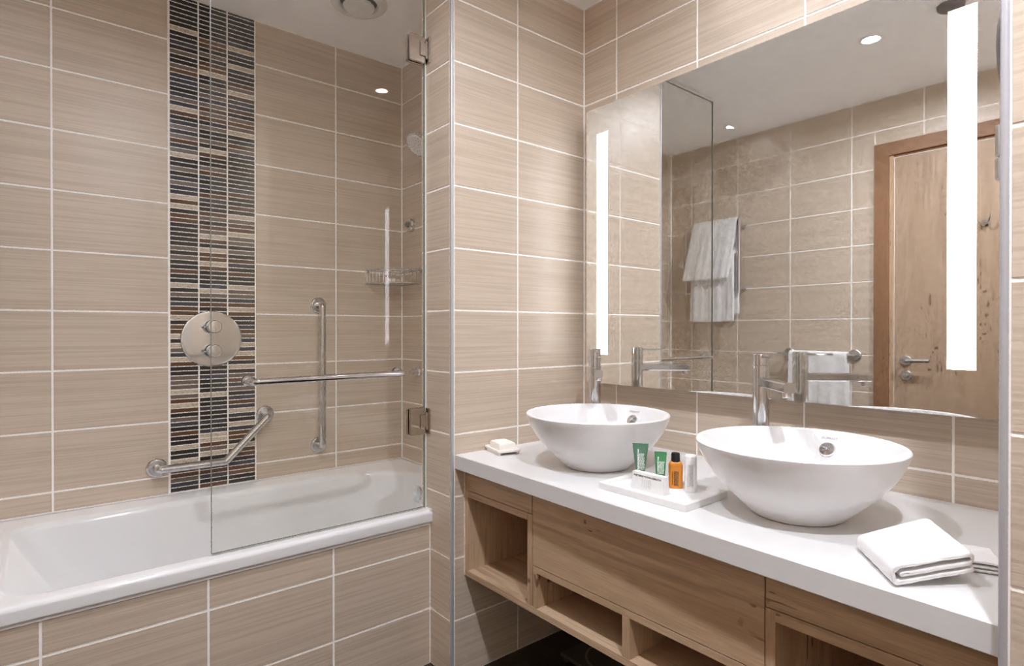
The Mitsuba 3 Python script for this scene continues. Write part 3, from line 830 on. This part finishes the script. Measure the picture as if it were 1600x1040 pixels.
def folded(key, A_, B_, C_, D_, th, lift, label, seed, group=None):
    """a folded face cloth: quad in plan with a rolled-over end facing DC. A,B back left/right, C,D front right/left"""
    A_, B_, C_, D_ = (np.array(x, float) for x in (A_, B_, C_, D_))
    h = th
    # profile along the left-right direction: s from 0 (left) to 1 (right), unit width .16
    W = .16
    lay = h / 4.3
    pth = smooth_path([(.018, h * .50), (W - .016, h * .50), (W - .016 + .001, h * .50 + .0003)], .001, .004)
    m1 = smooth_path([(W * .98, lay * .5), (lay * .55, lay * .5), (lay * .55, h - lay * .5), (W - lay * .55, h - lay * .5), (W - lay * .55, h * .47), (W * .12, h * .47)], h * .23, .003)
    def mapping(s, z, v_):
        s_ = s / W
        q = (A_ * (1 - s_) + B_ * s_) * (1 - v_) + (D_ * (1 - s_) + C_ * s_) * v_
        lf = lift[0] * (1 - s_) * (1 - v_) + lift[1] * s_ * (1 - v_) + lift[2] * s_ * v_ + lift[3] * (1 - s_) * v_
        bow = 1 + .10 * math.sin(math.pi * s_) * math.sin(math.pi * v_) - .2 * max(0, .12 - v_) / .12
        return np.array([q[0], q[1], CZ1 + .0012 + lf + z * bow])
    m = cloth(m1, lay * .98, 34, mapping, .0018, seed, 45.0)
    obj(key, m, 'mat_towel', 60, label=label, category='towel', group=group)
folded('folded_towel', (-.385, -1.235), (-.352, -1.318), (-.438, -1.352), (-.47, -1.262), .019, (0, 0, 0, 0), 'small folded white towel lying partly under the other at the right end of the worktop', 4)
folded('folded_towel_001', (-.497, -1.152), (-.352, -1.222), (-.515, -1.330), (-.622, -1.248), .033, (0, .021, .020, 0), 'folded white towel on top, at the right end of the worktop beside the basin', 9)

# ------------------------------------------------------------------ illuminated mirror
my0, my1, mz0, mz1 = MIR
FX = -.060
obj('wall_mirror__housing', cbox(FX + .005, -.001, my0 + .004, my1 - .004, mz0 + .004, mz1 - .004), 'mat_mirror_side')
SL, SR = (-.1745, -.119), (-1.237, -1.183)
sz0, sz1 = 1.048, 1.860
panes = [cbox(FX, FX + .005, my0, my1, mz0, sz0), cbox(FX, FX + .005, my0, my1, sz1, mz1), cbox(FX, FX + .005, my0, SR[0], sz0, sz1), cbox(FX, FX + .005, SR[1], SL[0], sz0, sz1), cbox(FX, FX + .005, SL[1], my1, sz0, sz1)]
cut = to_m3(cbox(FX, FX + .005, my0, my1, mz0, mz1)) - to_m3(cbox(FX - .01, FX + .02, *SL, sz0, sz1)) - to_m3(cbox(FX - .01, FX + .02, *SR, sz0, sz1))
obj('wall_mirror__mirror_glass', from_m3(cut), 'mat_mirror')
for y0, y1 in (SL, SR):
    bd = .0035
    lamp = cbox(FX + .0004, FX + .0046, y0 + bd, y1 - bd, sz0 + bd * 2.5, sz1 - bd * 2.5)
    k = obj('wall_mirror__light_strip', lamp, 'mat_white_plastic', label='upright glowing frosted light strip', emitter={'type': 'area', 'radiance': rgb(STRIP * .95, STRIP * .985, STRIP * 1.06)})
    rim = to_m3(cbox(FX + .0004, FX + .0046, y0 + .0002, y1 - .0002, sz0 + .0002, sz1 - .0002)) - to_m3(cbox(FX - .01, FX + .02, y0 + bd + .0001, y1 - bd - .0001, sz0 + bd * 2.5 + .0001, sz1 - bd * 2.5 - .0001))
    obj(k + '__dim_border', from_m3(rim), 'mat_white_plastic', label='dimmer yellowish edge of the light strip', emitter={'type': 'area', 'sampling_weight': 0.02, 'radiance': rgb(.9, .87, .60)})
tag('wall_mirror', 'large frameless wall mirror with two upright light strips above the basins', 'mirror')

# folded shaving mirror on the niche side
k = 'shaving_mirror'
sx, sy, sz = -.30, NY, 1.59
obj(k + '__wall_plate', cbox(sx - .022, sx + .022, sy + .0003, sy + .012, 1.395, 1.515, .003), 'mat_satin_steel')
for z0, z1 in ((1.412, 1.452), (1.455, 1.512)):
    obj(k + '__pivot', cyl((sx, sy + .066, z0), (sx, sy + .066, z1), .0095, 24), 'mat_satin_steel', 30)
for z_ in (1.43, 1.49):
    obj(k + '__arm', cyl((sx, sy + .010, z_), (sx, sy + .064, z_), .006, 18), 'mat_chrome', 30)
obj(k + '__stem', cyl((sx, sy + .066, 1.51), (sx, sy + .060, 1.56), .004, 16), 'mat_chrome', 30)
obj(k + '__disc', lathe([(0, 0), (.070, 0), (.078, .005), (.078, .012), (.073, .016), (0, .016)], (sx, sy + .045, 1.635), (0, 1, 0), 56), 'mat_dark_fitting', 30, label='dark grey backed mirror disc, seen edge-on')
tag(k, 'folded wall-mounted shaving mirror at the right edge of the big mirror', 'shaving mirror')

# ------------------------------------------------------------------ door wall, seen in the mirror
k = 'door_1'
LX = BX0
fw = .070
def fr_(name, y0, y1, z0, z1, x1=.018, mat='mat_door_frame', label=None, x0=-.001):
    return obj(k + '__' + name, cbox(LX + x0, LX + x1, y0, y1, z0, z1, .002), mat, label=label)
fr_('architrave', DY1 - fw, DY1, 0, DZ)
fr_('architrave', DY0, DY0 + fw, 0, DZ)
fr_('architrave', DY0 + fw, DY1 - fw, DZ - fw, DZ)
fr_('lining', DY1 - fw - .021, DY1 - fw, 0, DZ - fw, .009, 'mat_oak_upright', 'pale oak door lining')
fr_('lining', DY0 + fw, DY0 + fw + .021, 0, DZ - fw, .009, 'mat_oak_upright')
fr_('lining', DY0 + fw + .021, DY1 - fw - .021, DZ - fw - .010, DZ - fw, .004, 'mat_door_frame')
obj(k + '__black_gap_backing', cbox(LX - .045, LX - .04, DY0 + fw, DY1 - fw, 0, DZ - fw), 'mat_black_rubber')  # black sheet behind the leaf, put there for the dark gap
obj(k + '__leaf', cbox(LX - .038, LX + .002, DY0 + fw + .025, DY1 - fw - .0245, .006, DZ - fw - .014, .0015), 'mat_door_oak', label='oak veneer door leaf')
hy = -.5495
sx0 = LX + .002
obj(k + '__handle', [lathe([(0, 0), (.026, 0), (.026, .006), (.023, .009), (0, .009)], (sx0, hy, .979), (1, 0, 0), 36), tube([(sx0 + .006, hy, .979), (sx0 + .05, hy, .979), (sx0 + .052, hy - .115, .982)], .0095, 20, .016)], 'mat_satin_steel', 35, label='satin steel lever handle')
obj(k + '__lock', [lathe([(0, 0), (.026, 0), (.026, .006), (.023, .009), (0, .009)], (sx0, hy - .002, .901), (1, 0, 0), 36), lathe([(0, 0), (.012, 0), (.012, .016), (.01, .018), (0, .018)], (sx0 + .008, hy - .002, .901), (1, 0, 0), 24), cbox(sx0 + .024, sx0 + .034, hy - .005, hy + .001, .891, .911, .001)], 'mat_satin_steel', 35, label='round satin steel thumb-turn lock')
tag(k, 'closed oak bathroom door in a darker brown frame, seen in the mirror', kind='structure')
hk = 'robe_hook'
hx, hyy, hz = sx0, -.876, 1.655
obj(hk + '__base', lathe([(0, 0), (.019, 0), (.019, .004), (.012, .012), (0, .013)], (hx, hyy, hz), (1, 0, 0), 30), 'mat_chrome', 30)
for s in (-1, 1):
    obj(hk + '__prong', tube([(hx + .010, hyy, hz), (hx + .035, hyy + s * .014, hz - .004), (hx + .045, hyy + s * .027, hz + .018), (hx + .043, hyy + s * .030, hz + .034)], .0042, 14, .012), 'mat_chrome', 40)
tag(hk, 'double chrome robe hook on the door leaf', 'hook')

# towel rail with hand towel
k = 'towel_rail'
ry0, ry1, rz, rx = -.305, .056, .998, LX + .070
for y in (ry0, ry1):
    obj(k + '__rose', rose((LX, y, rz), (1, 0, 0), .033, .012), 'mat_satin_steel', 30)
    obj(k + '__post', cyl((LX + .010, y, rz), (rx, y, rz), .0085, 20), 'mat_satin_steel', 30)
obj(k + '__bar', cyl((rx, ry0 - .022, rz), (rx, ry1 + .042, rz), .0095, 24), 'mat_satin_steel', 30)
tag(k, 'short horizontal chrome towel rail beside the door, seen in the mirror', 'towel rail')

def draped(key, bx, bz, r, front, back, y0, y1, thick, label, seed, skew=0.0, group=None, flare=0.0):
    """a towel hung over a bar at (bx, bz); front hangs on the room side (+x)"""
    rr_ = r + thick / 2 + .0008
    pts = [(bx + rr_ + flare, bz - front)]
    pts += [(bx + rr_ + flare * .3, bz - front * .4)]
    for a in np.linspace(0, math.pi, 11):
        pts.append((bx + rr_ * math.cos(a), bz + rr_ * math.sin(a)))
    pts.append((bx - rr_, bz - back))
    p = np.array(pts)
    seg = np.r_[0, np.cumsum(np.linalg.norm(np.diff(p, axis=0), axis=1))]
    s = np.linspace(0, seg[-1], int(seg[-1] / .007))
    pth = np.column_stack([np.interp(s, seg, p[:, 0]), np.interp(s, seg, p[:, 1])])
    def mapping(x, z, v_):
        y = y0 + (y1 - y0) * v_
        hang = max(0, bz - z)
        on_front = 1 if x > bx else .15
        wave = .0045 * math.sin(v_ * 15 + seed) * min(1, hang / .12) * on_front + .003 * math.sin(v_ * 33 + seed * 2) * min(1, hang / .2) * on_front
        wy = (y - (y0 + y1) / 2) * (.05 * min(1, hang / .3)) - skew * hang
        band = -.0022 * (1 if front - .085 < hang < front - .055 and x > bx else 0)
        return np.array([x + max(wave, -.003) + band, y + wy, z - .004 * math.sin(v_ * math.pi) * (hang > .8 * front)])
    obj(key, cloth(pth, thick, 44, mapping, .0016, seed, 24.0), 'mat_towel', 60, label=label, category='towel', group=group)
draped('hand_towel', rx, rz, .0095, .36, .33, -.292, .026, .011, 'white hand towel hanging over the horizontal towel rail beside the door', 3)

# heated towel ladder with two bath towels
k = 'towel_warmer'
wx = LX + .075
wy0, wy1, wz0, wz1 = .345, .730, 1.386, 1.832
for y in (wy0, wy1):
    obj(k + '__upright', cyl((wx, y, wz0 - .012), (wx, y, wz1 + .018), .0085, 20), 'mat_chrome', 30)
for z in (wz1, 1.685, 1.60, 1.50, wz0):
    obj(k + '__rung', cyl((wx, wy0, z), (wx, wy1, z), .0068, 16), 'mat_chrome', 30)
for y in (wy0, wy1):
    for z in (wz1 - .03, wz0 + .02):
        obj(k + '__wall_post', [cyl((LX + .004, y, z), (wx - .002, y, z), .007, 16), rose((LX, y, z), (1, 0, 0), .015, .008)], 'mat_chrome', 30)
tag(k, 'chrome ladder towel warmer on the wall, seen in the mirror through the glass', 'towel warmer')
obj('warmer_switch', [lathe([(0, 0), (.034, 0), (.034, .012), (.03, .026), (.022, .034), (0, .036)], (LX, .798, 1.598), (1, 0, 0), 36), lathe([(0, 0), (.008, 0), (.008, .012), (.006, .014), (0, .014)], (LX + .034, .798, 1.598), (1, 0, 0), 20)], 'mat_chrome', 30,
    label='round chrome wall connection beside the towel warmer', category='connector')
draped('bath_towel', wx, 1.610, .018, .405, .36, .366, .668, .020, 'lower white bath towel on the towel warmer, hanging below the upper one', 8, flare=.006)
draped('bath_towel_001', wx, wz1, .0068, .355, .21, .352, .664, .020, 'upper white bath towel folded over the top rung of the towel warmer', 5, skew=-.11, flare=.05)

# bathroom scale under the vanity
k = 'bathroom_scale'
obj(k + '__platform', cbox(-.268, -.03, -.43, -.137, .012, .026, .004), 'mat_dark_scale')
for x in (-.25, -.05):
    for y in (-.41, -.157):
        obj(k + '__foot', lathe([(0, 0), (.012, 0), (.012, .012), (0, .012)], (x, y, 0), (0, 0, 1), 20), 'mat_black_rubber', 30)
obj(k + '__ring', lathe([(.088, .026), (.095, .026), (.095, .0275), (.088, .0275), (.088, .026)], (-.152, -.28, 0), (0, 0, 1), 48), 'mat_satin_steel', 30)
tag(k, 'dark square bathroom scale on the floor under the vanity', 'bathroom scale')
